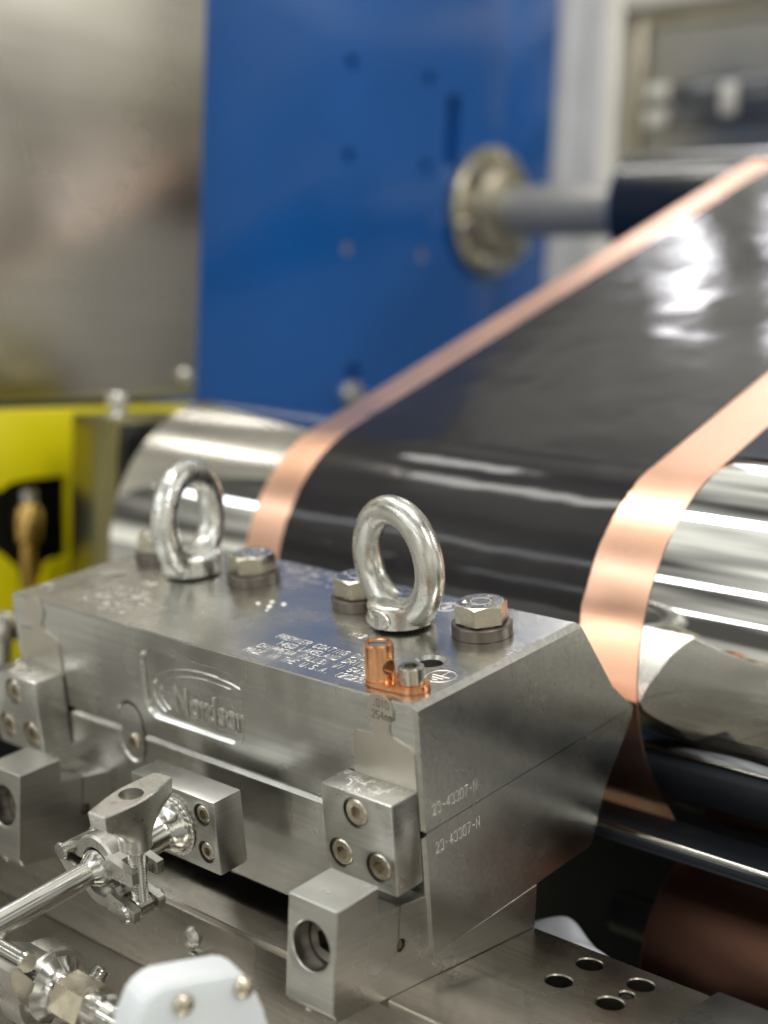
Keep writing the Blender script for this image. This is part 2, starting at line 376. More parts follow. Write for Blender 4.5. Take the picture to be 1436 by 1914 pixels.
b = new(); box(b, (q(1215, 150).x, CY - 8, q(1215, 240).z), (q(1256, 150).x, CY + 3.5, q(1215, 210).z), 2); obj('latch', b, 'creamp', T)
b = new(); box(b, (q(1358, 150).x, CY - 12, q(1370, 218).z), (q(1388, 150).x, CY - 3.5, q(1375, 155).z), 3); obj('handle', b, 'creamp', T)

fc = at(942, 396, 0, BX + 20); GY, GZ = fc.y, fc.z
xe = at(1165, 360, 1, GY).x + 16
T = thing('guide_roller', 'black guide roller with steel journal and bolted bronze flange on blue frame', 'roller', (BX, GY, GZ))
b = new(); lathe(b, [(0, 0), (46.6, 0), (47, 1.5), (47, 700), (0, 700)], frame((xe, GY, GZ), (1, 0, 0)), 64); obj('roller_shell', b, 'rubber', T)
b = new(); lathe(b, [(30, -2.5), (45.6, -2.5), (46.6, .2), (30, .2)], frame((xe, GY, GZ), (1, 0, 0)), 64, closed=True); obj('end_ring', b, 'polished', T)
b = new(); cyl(b, (BX + 20, GY, GZ), (xe + 10, GY, GZ), 22.5, 48); obj('journal', b, 'shaft', T)
b = new(); lathe(b, [(0, .2), (58, .2), (58, 9), (54, 12), (40, 13), (38, 22), (30, 26), (0, 26)], frame((BX, GY, GZ), (1, 0, 0)), 56); fo = obj('bearing_flange', b, 'bronze', T)
for k in range(6):
    a = R(60 * k + 20); b = new(); hexprism(b, (BX + 11, GY + 47 * math.cos(a), GZ + 47 * math.sin(a)), (1, 0, 0), 13, 0, 8); o = obj('flange_bolt', b, 'zinc', fo); o.location = (0, 0, 0)

# ------------------------------------------------------------------ chrome roll and the coated web
RY, RZ, RR = 227.5, -8.0, 84.5
T = thing('backing_roll', 'large mirror chrome backing roll carrying the coated copper foil', 'roller', (-360, RY, RZ - RR))
b = new(); lathe(b, [(0, 0), (RR - 2, 0), (RR, 2), (RR, 756), (RR - 2, 758), (0, 758)], frame((-360, RY, RZ), (1, 0, 0)), 160); obj('roll_shell', b, 'chrome', T, ang=25)
b = new(); cyl(b, (-470, RY, RZ), (-360.2, RY, RZ), 30, 48); obj('roll_journal', b, 'chromeend', T)
b = new(); cyl(b, (398.2, RY, RZ), (430, RY, RZ), 30, 48); obj('roll_journal', b, 'chromeend', T)
WA = R(22.2)
def webpath(off, a_start=225.0, tail=None, ylast=760.0):
    pts = []; r_ = RR + off
    if tail:
        a = R(a_start); p = Vector((RY + r_ * math.cos(a), RZ + r_ * math.sin(a))); d = Vector((-math.sin(a), math.cos(a)))
        pts += [p + d * tail * k / 6 for k in (6, 4, 2)]
    n = 70
    for i in range(n + 1):
        a = R(a_start + (112.2 - a_start) * i / n); pts.append(Vector((RY + r_ * math.cos(a), RZ + r_ * math.sin(a))))
    d = Vector((math.cos(WA), math.sin(WA))); p = pts[-1]; ln = (ylast - p.x) / d.x
    pts += [p + d * ln * k / 24 for k in range(1, 25)]
    return pts
def sheet(bm, path, x0, x1, th, nx=2, rag=0.0):
    top = path; bot = []
    for i, p in enumerate(path):
        d = (path[min(i + 1, len(path) - 1)] - path[max(0, i - 1)]).normalized(); bot.append(p + Vector((d.y, -d.x)) * th)
    jit = [noise.noise(Vector((i * .35, x0, 1))) * rag for i in range(len(path))]
    xs_ = [x0 + (x1 - x0) * k / nx for k in range(nx + 1)]
    def ed(x, i): return x + (jit[i] if x == xs_[0] else jit[-1 - i] if x == xs_[-1] else 0)
    n_ = len(path)
    hull(bm, [[(ed(x, i), p.x, p.y) for i, p in enumerate(top)] + [(ed(x, n_ - 1 - i), p.x, p.y) for i, p in enumerate(bot[::-1])] for x in xs_])
T = thing('copper_web', 'copper foil web with black wet coating between two bare copper edges', 'foil web', (-120, RY, RZ - RR))
b = new(); sheet(b, webpath(.5, 222, 50), -243, .5, .35, 8); obj('copper_foil', b, 'foil', T)
b = new(); sheet(b, webpath(.85, 196), -217.5, -30.5, .3, 24, .9); obj('black_coating', b, 'slurry', T)

# dark catch tray lip below the roll and a copper coil further back
p = at(1280, 1588, 1, 138)
T = thing('catch_tray', 'dark catch tray below the chrome roll with a bright rolled lip', 'tray', (0, 150, -181))
b = new(); box(b, (-240, 136.8, p.z - 4), (395, 138.6, p.z - 1), .3); obj('front_sheet', b, 'tray', T)
b = new(); box(b, (-240, 136.8, p.z - 5.6), (395, 176, p.z - 4.2), .3); obj('tray_floor', b, 'tray', T)
b = new(); cyl(b, (-241, 137.8, p.z), (396, 137.8, p.z), 1.7, 20); obj('rolled_lip', b, 'polished', T)
for xx in (-250, 397.5):
    b = new(); box(b, (xx, 120, -181), (xx + 8, 200, p.z + 4), .5); obj('tray_bracket', b, 'dark', T)
CYc = 205; p = at(1232, 1750, 1, CYc - 30); zc = at(1330, 1800, 1, CYc - 30).z - 6
T = thing('copper_coil', 'dull coil of wound copper foil low down behind the base plate', 'foil coil', (p.x + 60, CYc, -260))
b = new(); lathe(b, [(0, 0), (45, 0), (46, 1), (46, 105), (0, 105)], frame((p.x, CYc, zc), (1, 0, 0)), 72); obj('coil_body', b, 'copperroll', T)
b = new(); cyl(b, (p.x - 40, CYc, zc), (420, CYc, zc), 10, 32); obj('coil_shaft', b, 'dark', T)
p = at(1200, 1760, 1, 104)
b = new(); box(b, (-250, 300, -400), (8, 306, -30), 1)  # dark sheet added to hide the bright gap below the roll
tag(obj('dark_backdrop', b, 'tray'), 'added dark sheet guard standing behind and below the chrome roll', 'backdrop')

# ================================================================== base plate, feet
T = thing('base_plate', 'thick steel base plate with a group of four drilled holes', 'plate', (-60, 36, -139))
bp_ = new(); prism(bp_, [(-7.6, -139), (-7.6, -107), (-6.2, -105.4), (-5.4, -105), (81, -105), (82, -106), (82, -139)], -330, 175)
hc = new()
for x, y, r_ in ((32.4, 50.5, 5.1), (32.5, 70.3, 5.1), (55, 70, 5.1), (55, 49.7, 5.1), (55.5, 59.6, 2.9)):
    lathe(hc, [(0, -22), (r_, -22), (r_, -.5), (r_ + .5, 0), (r_ + .5, 3), (0, 3)], frame((x, y, -105), (0, 0, 1)), 36)
bp_ = cut(bp_, [hc]); obj('plate_body', bp_, 'base', T)
b = new(); cyl(b, (55.5, 59.6, -110), (55.5, 59.6, -106.2), 2.7, 24, bev=.4); hexprism(b, (55.5, 59.6, -106.3), None, 2.4, 0, .5); obj('set_screw', b, 'black', T)
b = new(); lathe(b, [(0, -1), (4.6, -1), (4.6, .5), (3.4, 2.4), (1.2, 3.0), (1.1, 2.2), (0, 2.2)], frame((-104, -7.6, -116.4), (0, -1, 0)), 28); obj('face_screw', b, 'zinc', T)
b = new(); cyl(b, (-101.5, -7.4, -124.5), (-101.5, -17, -124.5), 2.6, 24, bev=.4); cyl(b, (-101.5, -7.4, -124.5), (-101.5, -9.5, -124.5), 3.6, 6); obj('stop_pin', b, 'polished', T)
b = new(); box(b, (80, -20, -104.9), (150, 81, -101.5), 1.4, 3)
tag(obj('spacer_plate', b, 'block'), 'pale satin plate lying on the base plate beyond the four holes', 'plate')

def foot(x0, x1, label):
    pr = [(-34, -64.6), (-34, -101.6), (-31.5, -104.9), (81.6, -104.9), (81.6, -86.9), (16.6, -97.4), (12.9, -72), (-13.5, -72), (-13.5, -61.3)]
    f = new(); prism(f, pr, x0, x1); bmesh.ops.bevel(f, geom=f.edges[:], offset=.35, segments=1, affect='EDGES')
    c = new(); xc = (x0 + x1) / 2
    lathe(c, [(0, -4), (9.2, -4), (9.2, 0), (8.8, .4), (8.8, 13), (0, 13)], frame((xc, -34, -80.5), (0, 1, 0)), 48)
    s = new(); box(s, (x0 - 3, -1.95, -86), (x1 + 3, -1.45, -60)); s2 = new(); cyl(s2, (x0 - 3, -.2, -86.8), (x1 + 3, -.2, -86.8), 2.5, 24)
    f = cut(f, [c, s, s2])
    T = thing('mounting_foot', label, 'mount', (xc, -10, -104.9), group='clamping feet under the die')
    obj('foot_body', f, 'block', T)
    b = new(); lathe(b, [(0, 12.8), (8.5, 12.8), (8.5, 8.5), (8.0, 8.0), (0, 8.0)], frame((xc, -34, -80.5), (0, 1, 0)), 48)
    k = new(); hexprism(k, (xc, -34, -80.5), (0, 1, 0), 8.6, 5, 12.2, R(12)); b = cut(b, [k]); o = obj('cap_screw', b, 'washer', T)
    b = new(); hexprism(b, (xc, -34, -80.5), (0, 1, 0), 8.4, 11.6, 12.5, R(12)); q = obj('socket_shade', b, 'black', o); q.location = (0, 0, 0)  # black hexagon paints the shade at the socket bottom
    b = new(); cyl(b, (x1 - 9, -.2, -86.8), (x1 - .8, -.2, -86.8), 1.9, 20, bev=.3); obj('slot_pin', b, 'socket', T)
    b = new(); lathe(b, [(0, 0), (3.2, 0), (3.2, -2), (1.8, -3.4), (0, -3.8)], frame((x0 + 9, -29, -104.6 + 1.4), (0, 0, 1)), 20); obj('foot_plunger', b, 'polished', T)
foot(-24.2, -1.1, 'slotted steel mounting foot beside the four holes in the base plate')
foot(-208.3, -185.2, 'slotted steel mounting foot at the die end near the yellow frame')

# ================================================================== the slot die (own frame, tipped up)
L_ = 244.0
DIE = thing('slot_die', 'split steel slot coating die with two lifting eyebolts and four hex bolts on top', 'slot die', (-122, 50, -98), TILT)
doff = OFF[DIE.name]['off']
def child(name, bm, mat, par, **k):
    o = obj(name, bm, mat, par, **k)
    if par is not DIE: o.location = (0, 0, 0)
    return o
# upper body
u = new(); prism(u, [(0, 0), (99.2, 0), (121.3, -34.7), (136, -48.55), (1.5, -48.55), (0, -47.4)], -L_, 0)
def edges(bm, f): return [e for e in bm.edges if f((e.verts[0].co + e.verts[1].co) / 2, (e.verts[1].co - e.verts[0].co).normalized())]
bmesh.ops.bevel(u, geom=edges(u, lambda m, d: abs(m.z) < .1 and abs(d.y) > .9 and (abs(m.x) < .1 or abs(m.x + L_) < .1)), offset=2.1, segments=1, affect='EDGES')
bmesh.ops.bevel(u, geom=edges(u, lambda m, d: abs(m.y) < .1 and abs(d.z) > .8 and (abs(m.x) < .1 or abs(m.x + L_) < .1)), offset=1.3, segments=1, affect='EDGES')
bmesh.ops.bevel(u, geom=edges(u, lambda m, d: abs(d.x) > .9 and m.z > -1), offset=.6, segments=2, affect='EDGES')
c1 = new(); lathe(c1, [(0, -14), (5, -14), (5, -1.3), (6.6, .2), (6.6, 4), (0, 4)], frame((-23.9, 36.2, 0), (0, 0, 1)), 40)
MF = Matrix(((1, 0, 0, 0), (0, 0, 1, 0), (0, 1, 0, 0), (0, 0, 0, 1)))       # (x, z) outline -> plane y, local z = +y
def front(x, z, y): return Matrix.Translation((x, y, z)) @ MF
c2 = new(); hull(c2, [[(-121.8 + x, y, -23.2 + z) for x, z in rrect(w2, h2, r2_)] for y, w2, h2, r2_ in ((-2, 62.5, 31.4, 8), (-.01, 62.5, 31.4, 8), (1.2, 59.9, 28.8, 6.7), (2.0, 59.9, 28.8, 6.7))])
c3 = new(); hull(c3, [[(-164.3 + x, y, -49.2 + z) for x, z in obround(r3, 5.4)] for y, r3 in ((-2, 8.9), (0, 8.9), (.8, 8.1), (4, 8.1))])
u = cut(u, [c1, c2, c3])
ub = obj('upper_body', u, 'die', DIE)
# lower body
lo = new(); prism(lo, [(2.2, -48.85), (135.8, -48.85), (134.6, -52.5), (128.2, -60.1), (112.9, -77.1), (101.9, -98.3), (0, -97.8), (0, -50.8)], -L_, 0)
bmesh.ops.bevel(lo, geom=edges(lo, lambda m, d: abs(m.y) < .1 and abs(d.z) > .8), offset=1.3, segments=1, affect='EDGES')
bmesh.ops.bevel(lo, geom=edges(lo, lambda m, d: m.z < -90), offset=.4, segments=1, affect='EDGES')
c3 = new(); hull(c3, [[(-164.3 + x, y, -49.2 + z) for x, z in obround(r3, 5.4)] for y, r3 in ((-2, 8.9), (0, 8.9), (.8, 8.1), (4, 8.1))])
lo = cut(lo, [c3]); lb = obj('lower_body', lo, 'die', DIE)
b = new(); box(b, (-L_ + 2, 2.2, -50.4), (-2, 2.6, -47.2)); child('seam_shim', b, 'black', DIE)
# locking cam in the obround pocket
b = new(); outline(b, obround(7.3, 5.4), front(-164.3, -49.2, .3), 3.5); cam_ = child('locking_cam', b, 'block', DIE)
b = new(); lathe(b, [(0, -.3), (3.6, -.3), (3.6, 1.0), (3, 1.4), (1.7, 1.4), (1.7, .2), (0, .2)], frame((-163.6, .4, -53.6), (0, -1, 0)), 28); child('cam_screw', b, 'bolt', cam_)
b = new(); hexprism(b, (-163.6, .4, -53.6), (0, -1, 0), 3.0, .25, .9); child('socket_shade', b, 'socket', cam_)  # dark hexagon stands for the shade in the screw recess
# recessed name panel
lg = new(); ringline(lg, (-112, 1.95, -27), (1, 0, 0), (0, 0, 1), 36, 14.5, 1.2, .6, 55, 215, 36); ringline(lg, (-110, 1.95, -27.3), (1, 0, 0), (0, 0, 1), 33.4, 12.0, 1.0, .5, 70, 212, 36)
for z0, xa, xb in ((-12.6, -114, -99), (-15.2, -112, -92.6)):
    q4 = [lg.verts.new(p) for p in ((xa, 1.95, z0 - .4), (xb, 1.95, z0 - .4), (xb, 1.95, z0 + .4), (xa, 1.95, z0 + .4), (xa, 1.45, z0), (xb, 1.45, z0))]
    for f in ((0, 1, 5, 4), (3, 4, 5, 2)): lg.faces.new([q4[i] for i in f])
lgo = child('logo_arcs', lg, 'die', ub)
cv = bpy.data.curves.new('txt', 'FONT'); cv.body = 'Nordson'; cv.size = 15.5; cv.extrude = .25; cv.bevel_depth = .22; cv.bevel_resolution = 1; cv.offset = .05; cv.space_character = .98
to = bpy.data.objects.new('txt', cv); C.objects.link(to)
me = bpy.data.meshes.new_from_object(to.evaluated_get(bpy.context.evaluated_depsgraph_get())); bpy.data.objects.remove(to)
tb = new(); tb.from_mesh(me); bpy.data.meshes.remove(me)
xs = [v.co.x for v in tb.verts]; kx = 42.5 / (max(xs) - min(xs)); mnx = min(xs)
for v in tb.verts: v.co = Vector((-134.2 + (v.co.x - mnx) * kx, 1.9 - v.co.z * 1.3, -33.4 + v.co.y * 1.06))
o = child('name_lettering', tb, 'block', ub); o['label'] = 'raised company name lettering in the recessed panel'
# engraved lettering on top and on the end
def dashes(bm, o, ex, ey, n_, h, pitch):      # lettering too blurred to read: broken strokes only
    o = Vector(o)
    for i in range(n_):
        if random.random() < .14: continue
        for _ in range(2):
            a_ = (random.random() * .5, random.choice((0, .5, 1.0))); b_ = (a_[0] + random.uniform(-.1, .45), min(1, max(0, a_[1] + random.choice((-.5, 0, .5, 1)))))
            A_ = o + ex * (pitch * (i + a_[0])) + ey * (h * a_[1]); B_ = o + ex * (pitch * (i + b_[0]) + .01) + ey * (h * b_[1])
            d = (B_ - A_).normalized(); nn = ex.cross(ey); sd = nn.cross(d) * .2
            q = [bm.verts.new(v) for v in (A_ + sd, A_ - sd, B_ - sd, B_ + sd, A_ + nn * .1, B_ + nn * .1)]
            for f in ((0, 3, 5, 4), (1, 4, 5, 2)): bm.faces.new([q[k_] for k_ in f])
UX, UY = Vector((1, 0, 0)), Vector((0, 1, 0))
ADDR = ('PREMIER COATING DIES', '1450 LAKELAND DRIVE', 'CHIPPEWA FALLS, WI 54729', 'MADE IN THE U.S.A. (2023)')
for i, t in enumerate(ADDR):
    e = new(); strokes(e, t, ((-93.6, -88, -93, -94.2)[i], 23.4 - i * 5.75, .015), UX, UY, 3.9, .36, .09, 2.58); child('engraved_line', e, 'engrave', ub)
for x in (-70, -200):
    e = new(); strokes(e, 'M12', (x, 40.5, .015), UX, UY, 3.8, .36, .09, 2.8); child('thread_marking', e, 'engrave', ub)
for i, (n_, x) in enumerate(((14, -222), (17, -219), (21, -220), (13, -206), (9, -199))):
    e = new(); dashes(e, (x, 29.5 - i * 5.6, .015), UX, UY, n_, 4.0, 2.9); child('engraved_line', e, 'engrave', ub)
for i, (n_, x) in enumerate(((15, -162), (12, -158), (9, -140))):
    e = new(); dashes(e, (x, 92.5 - i * 5.6, .015), UX, UY, n_, 4.0, 2.9); child('engraved_line', e, 'engrave', ub)
e = new(); ringline(e, (-57.5, 87, .015), UX, UY, 4.6, 4.6, .4, .1); strokes(e, '2', (-58.7, 85, .015), UX, UY, 4, .4, .1); child('number_mark', e, 'engrave', ub)
e = new(); ringline(e, (-10.6, 26.8, .015), UX, UY, 5.6, 5.6, .4, .1)
for a, c_ in (((-10.6, 26.8), (-10.6, 32)), ((-14.6, 26.8), (-6.6, 26.8)), ((-13.3, 24.9), (-7.9, 24.9)), ((-11.9, 23.2), (-9.3, 23.2))):
    A, Bq = Vector((*a, .015)), Vector((*c_, .015)); d = (Bq - A).normalized(); sd = Vector((-d.y, d.x, 0)) * .22
    qv = [e.verts.new(v) for v in (A + sd, A - sd, Bq - sd, Bq + sd, A + Vector((0, 0, .1)), Bq + Vector((0, 0, .1)))]
    for f in ((0, 3, 5, 4), (1, 4, 5, 2)): e.faces.new([qv[i] for i in f])
child('earth_symbol', e, 'engrave', ub)
e = new(); strokes(e, '23-43307-N', (.02, 5.7, -43.5), (0, 1, 0), (0, 0, 1), 4.0, .36, .09, 2.58); child('serial_number', e, 'engrave', ub)
e = new(); strokes(e, '23-43307-N', (.02, 6.1, -58.6), (0, 1, 0), (0, 0, 1), 4.0, .36, .09, 2.58); child('serial_number', e, 'engrave', lb)

# hex bolts with thick washers
def bolt(x, y, ang):
    b = new(); prof = [(6.4, 0), (11.9, 0), (12.1, .25), (12.1, 4.5), (11.7, 4.9), (6.4, 4.9)]
    t = new(); hull(t, [[(10.6 * math.cos(R(60 * i)), 10.6 * math.sin(R(60 * i)), z) for i in range(6)] for z in (5.6, 13.2)])
    k = new(); lathe(k, [(0, 5), (15, 5), (15, 10.2), (12.2, 11.3), (8.9, 13.25), (0, 13.25)], Matrix.Identity(4), 48)
    h = cut(t, [k], 'INTERSECT')
    lathe(h, [(0, 4.7), (6, 4.7), (9.0, 5.2), (9.0, 5.8), (0, 5.8)], Matrix.Identity(4), 32)
    bmesh.ops.transform(h, matrix=Matrix.Translation((x, y, 0)) @ Matrix.Rotation(R(ang), 4, 'Z'), verts=h.verts[:])
    o = child('hex_bolt', h, 'bolt', DIE, ang=25)
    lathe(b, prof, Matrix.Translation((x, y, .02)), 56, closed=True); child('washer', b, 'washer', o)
    s = new()
    for k in (ang + 30, ang + 150, ang + 270):
        ey_ = Vector((math.cos(R(k)), math.sin(R(k)), 0)); ex_ = Vector((ey_.y, -ey_.x, 0)); dashes(s, Vector((x, y, 13.27)) + ey_ * 4.6 - ex_ * 2.6, ex_, ey_, 3, 2.2, 1.8)
    ringline(s, (x, y, 13.27), UX, UY, 4.0, 4.0, .3, .06)
    child('head_marking', s, 'engrave', o)
for x, a in ((-25.6, -66), (-90.9, -68), (-156.2, -79), (-221.5, -50)): bolt(x, 70.2, a)

# lifting eyebolts
def eyebolt(x, y, ang, text, mat='zinc'):
    b = new(); lathe(b, [(0, .6), (11.5, .6), (13.4, 1.6), (13.6, 9.0), (12.6, 10.2), (10, 10.9), (0, 11.3)], Matrix.Identity(4), 56)
    zc = 26.2; n = 64; loops = []
    t = new(); rings = []
    for i in range(n):
        a = 2 * math.pi * i / n; lowf = max(0.0, -math.sin(a)) ** 4
        rt = 6.1 + 1.2 * lowf
        cpt = Vector((math.cos(a), 0, math.sin(a)))
        ring = []
        for k in range(20):
            q = 2 * math.pi * k / 20
            ca, sa = math.cos(q), math.sin(q)
            ring.append(t.verts.new(Vector((0, 0, zc)) + cpt * (20.8 + rt * ca * (1.02 if ca > 0 else .95)) + Vector((0, 1, 0)) * (rt * .98 * sa)))
        rings.append(ring)
    for i in range(n):
        for k in range(20): t.faces.new((rings[i][k], rings[(i + 1) % n][k], rings[(i + 1) % n][(k + 1) % 20], rings[i][(k + 1) % 20]))
    join(b, t)
    mt = Matrix.Translation((x, y, 0)) @ Matrix.Rotation(R(ang), 4, 'Z')
    rg = new(); join(rg, b, mt)
    o = child('eyebolt', rg, mat, DIE, ang=40)
    s = new()                                # raised marking round the collar
    for i, ch in enumerate(text):
        a = R(-106 + i * 13 - ang); ex = Vector((-math.sin(a), math.cos(a), 0)); p_ = Vector((math.cos(a), math.sin(a), 0)) * 13.5 - ex * 1.3 + Vector((0, 0, 3.2))
        strokes(s, ch, p_, ex, (0, 0, 1), 4.4, .6, .3)
    a = R(-94 - ang); ringline(s, Vector((math.cos(a), math.sin(a), 0)) * 12.9 + Vector((0, 0, 5.4)), (-math.sin(a), math.cos(a), 0), (0, 0, 1), 6.2, 3.9, .5, .75, n=30)
    t = new(); join(t, s, mt); child('size_marking', t, mat, o)
    return o
eyebolt(-60.3, 62, -12, 'M12')['label'] = 'smooth zinc lifting eyebolt beside the copper lug'
eyebolt(-190, 64, 108, 'M12', 'roughzinc')['label'] = 'rough cast lifting eyebolt turned edge on, away from the lug'

# copper grounding lug
pts = []
A, Bq = Vector((-25.3, 10.6)), Vector((-11.8, 12.4)); d = (Bq - A).normalized(); ad = math.atan2(d.y, d.x)
for k in range(17): a = ad + R(-90 + 180 * k / 16); pts.append((Bq.x + 6.6 * math.cos(a), Bq.y + 6.6 * math.sin(a)))
for k in range(17): a = ad + R(90 + 180 * k / 16); pts.append((A.x + 5.9 * math.cos(a), A.y + 5.9 * math.sin(a)))
b = new(); outline(b, pts, Matrix.Translation((0, 0, .05)), 2.3); bmesh.ops.bevel(b, geom=[e_ for e_ in b.edges if abs(e_.verts[0].co.z - e_.verts[1].co.z) < .1], offset=.5, segments=2, affect='EDGES')
lug = child('grounding_lug', b, 'copper', DIE); lug['label'] = 'bright copper grounding lug with upright barrel'
b = new(); lathe(b, [(3.7, 15.6), (4.9, 15.6), (5.5, 15.0), (5.6, 3.2), (5.9, 2.3), (0, 2.3), (0, 12.5), (3.7, 12.5)], Matrix.Translation((A.x, A.y, 0)), 44, closed=False)
k = new(); cyl(k, (A.x - 1, A.y, 7.2), (A.x + 12, A.y - 1.5, 7.2), 2.7, 28)
b = new(); lathe(b, [(0, 2.2), (5.9, 2.2), (5.6, 3.2), (5.5, 15.0), (4.9, 15.6), (0, 15.6)], Matrix.Translation((A.x, A.y, 0)), 44)
k2 = new(); cyl(k2, (A.x, A.y, 14.2), (A.x, A.y, 18), 3.7, 32)
b = cut(b, [k, k2]); barrel = child('lug_barrel', b, 'copper', lug)
b = new(); cyl(b, (A.x - .8, A.y, 7.2), (A.x + 3.3, A.y - .45, 7.2), 2.66, 28); child('wire_hole_shade', b, 'socket', lug)  # dark plug paints the shade inside the barrel's wire opening
b = new(); cyl(b, (A.x, A.y, 13.0), (A.x, A.y, 15.2), 3.55, 32, bev=.3); k = new(); box(k, (-4, -.55, 14.3), (4, .55, 16), m=Matrix.Translation((A.x, A.y, 0)) @ Matrix.Rotation(R(25), 4, 'Z')); b = cut(b, [k]); child('clamp_screw', b, 'polished', lug)
def cap_screw(c, axis, rh, h, af, par, name='cap_screw', mat='bolt', rot=0.0):
    b = new(); cyl(b, Vector(c), Vector(c) + Vector(axis).normalized() * h, rh, 36, bev=.35)
    k = new(); hexprism(k, c, axis, af, h * .35, h + 2, rot)
    b = cut(b, [k]); o = child(name, b, mat, par)
    q = new(); hexprism(q, c, axis, af * .96, h * .2, h * .38, rot); child('socket_shade', q, 'socket', o) if par is DIE else None
    return o
cap_screw((Bq.x, Bq.y, 2.3), (0, 0, 1), 4.7, 6.4, 4.6, lug, rot=R(20))

# thickness tags standing out of the seam
def tagplate(dx, text):
    pts = [(-31, -33.5), (-1.3, -33.5), (-1.1, -19.6), (-1.7, -17.6), (-3.2, -16.3), (-8.2, -14.9), (-11.3, -13.9), (-12.6, -12.2), (-12.3, -10.4)]
    for k in range(15):
        a = R(-52 + (284) * k / 14); pts.append((-16.5 + 6.5 * math.cos(a), -4.7 + 6.5 * math.sin(a) * .95))
    pts += [(-20.2, -10.6), (-20.3, -14.8), (-29.2, -15.2), (-30.2, -16)]
    b = new(); outline(b, [(x + dx, z) for x, z in pts], front(0, 0, -.75), .7)
    o = child('shim_tag', b, 'tagm', DIE)
    e = new()
    if text:
        strokes(e, '.010', (-19.6 + dx, -.77, -3.4), (1, 0, 0), (0, 0, 1), 2.9, .32, .05, 2.1); strokes(e, '.254mm', (-22 + dx, -.77, -8.0), (1, 0, 0), (0, 0, 1), 2.9, .32, .05, 2.0)
        child('tag_print', e, 'etch', o)
    else: e.free()
tagplate(0, True); tagplate(-208.7, False)

# end blocks with three countersunk cap screws each
def endblock(x0, x1, yf, label):
    b = new(); box(b, (x0, yf, -67.0), (x1, -.5, -31.8), .6, 2)
    sc = [(x1 - 17.6, -39.4), (x1 - 26.3, -57.6), (x1 - 8.1, -57.9)]; cs = []
    for x, z in sc:
        k = new(); lathe(k, [(0, 3.4), (5.9, 3.4), (5.9, -.5), (6.7, -1.2), (6.7, -4), (0, -4)], frame((x, yf, z), (0, 1, 0)), 40); cs.append(k)
    b = cut(b, cs); o = child('end_block', b, 'block', DIE); o['label'] = label
    for i, (x, z) in enumerate(sc):
        q = new(); lathe(q, [(0, 3.3), (5.15, 3.3), (5.15, .9), (4.6, .35), (0, .35)], frame((x, yf, z), (0, 1, 0)), 36)
        k = new(); hexprism(k, (x, yf, z), (0, 1, 0), 4.6, -2, 2.4, R(15 + 20 * i))
        q = cut(q, [k]); child('cap_screw', q, 'bolt', o)
        q = new(); hexprism(q, (x, yf, z), (0, 1, 0), 4.4, 2.0, 2.7, R(15 + 20 * i)); child('socket_shade', q, 'socket', o)  # dark floor paints shade into each screw socket
    e = new()
    for i, t in enumerate(('OFFSET BLOCK BOLT', 'TORQUE VALUE:', '91 IN-LBS', '10.3 N-M')):
        strokes(e, t, ((x0 + x1) / 2, -3.9 - i * 3.0, -31.78), (1, 0, 0), (0, 1, 0), 2.2, .34, .08, 1.8, 'C')
    child('torque_lettering', e, 'engrave', o)
    e = new(); strokes(e, 'P-0002', (x0 + 1.2, yf - .015, -50.2), (1, 0, 0), (0, 0, 1), 2.4, .18, .02, 1.9); child('part_number', e, 'block', o)
endblock(-35.1, -1.1, -14.5, 'end block with three cap screws below the .254 mm tag')
endblock(-243.8, -209.8, -15.6, 'end block with three cap screws at the far die end')

# ================================================================== feed inlet, pipe, clamps (die frame)
IN = thing('inlet_flange', 'square stainless inlet flange with corner screws and welded pipe stub', 'pipe flange', (-107, -13, -79), TILT)
b = new(); box(b, (-131.8, -12.1, -79.2), (-82, -.05, -48.6), .45); child('boss_plate', b, 'block', IN, loc=-Vector((-107, -13, -79)))
fb = new(); box(fb, (-131.8, -26.4, -79.2), (-82, -12.35, -48.6), .45); cs = []
SC = [(-89.6, -55.6), (-89.3, -71.3), (-124.4, -55.6), (-124.4, -71.3)]
for x, z in SC:
    k = new(); cyl(k, (x, -30, z), (x, -22.4, z), 4.6, 36); cs.append(k)
fb = cut(fb, cs); fo = obj('flange_plate', fb, 'block', IN)
for i, (x, z) in enumerate(SC):
    q4 = new(); lathe(q4, [(0, 4.2), (3.7, 4.2), (3.7, .9), (3.3, .5), (0, .5)], frame((x, -26.4, z), (0, 1, 0)), 32)
    k = new(); hexprism(k, (x, -26.4, z), (0, 1, 0), 3.4, -2, 2.6, R(25 * i)); q4 = cut(q4, [k]); o = obj('flange_screw', q4, 'bolt', fo); o.location = (0, 0, 0)
    q4 = new(); hexprism(q4, (x, -26.4, z), (0, 1, 0), 3.3, 2.3, 3.0, R(25 * i)); o = obj('socket_shade', q4, 'socket', fo); o.location = (0, 0, 0)  # socket floor coloured dark in place of real shade
AX = Vector((0, -1, -.045)).normalized(); P0 = Vector((-107, -26.4, -64.6))
PA = lambda s: P0 + AX * s
b = new(); lathe(b, [(0, -1), (11.6, -1), (11.6, .6), (11.0, 2.6), (9.6, 4.6), (8.2, 6.0), (7.4, 7.5), (6.9, 9), (6.9, 29), (7.8, 30), (10.2, 31.8), (10.2, 33), (0, 33)], frame(P0, AX), 48)
obj('pipe_stub', b, 'polished', IN)
w_ = new()
for k in range(26):                          # weld bead rippling round the foot of the stub
    a = R(k * 360 / 26); m_ = frame(P0, AX) @ Matrix.Translation((11.3 * math.cos(a), 11.3 * math.sin(a), 1.0)) @ Matrix.Rotation(a, 4, 'Z')
    t = new(); bmesh.ops.create_icosphere(t, subdivisions=2, radius=1.15); bmesh.ops.scale(t, vec=(1.1, 1.5, .75), verts=t.verts[:]); join(w_, t, m_)
obj('weld_bead', w_, 'cast', IN, ang=60)

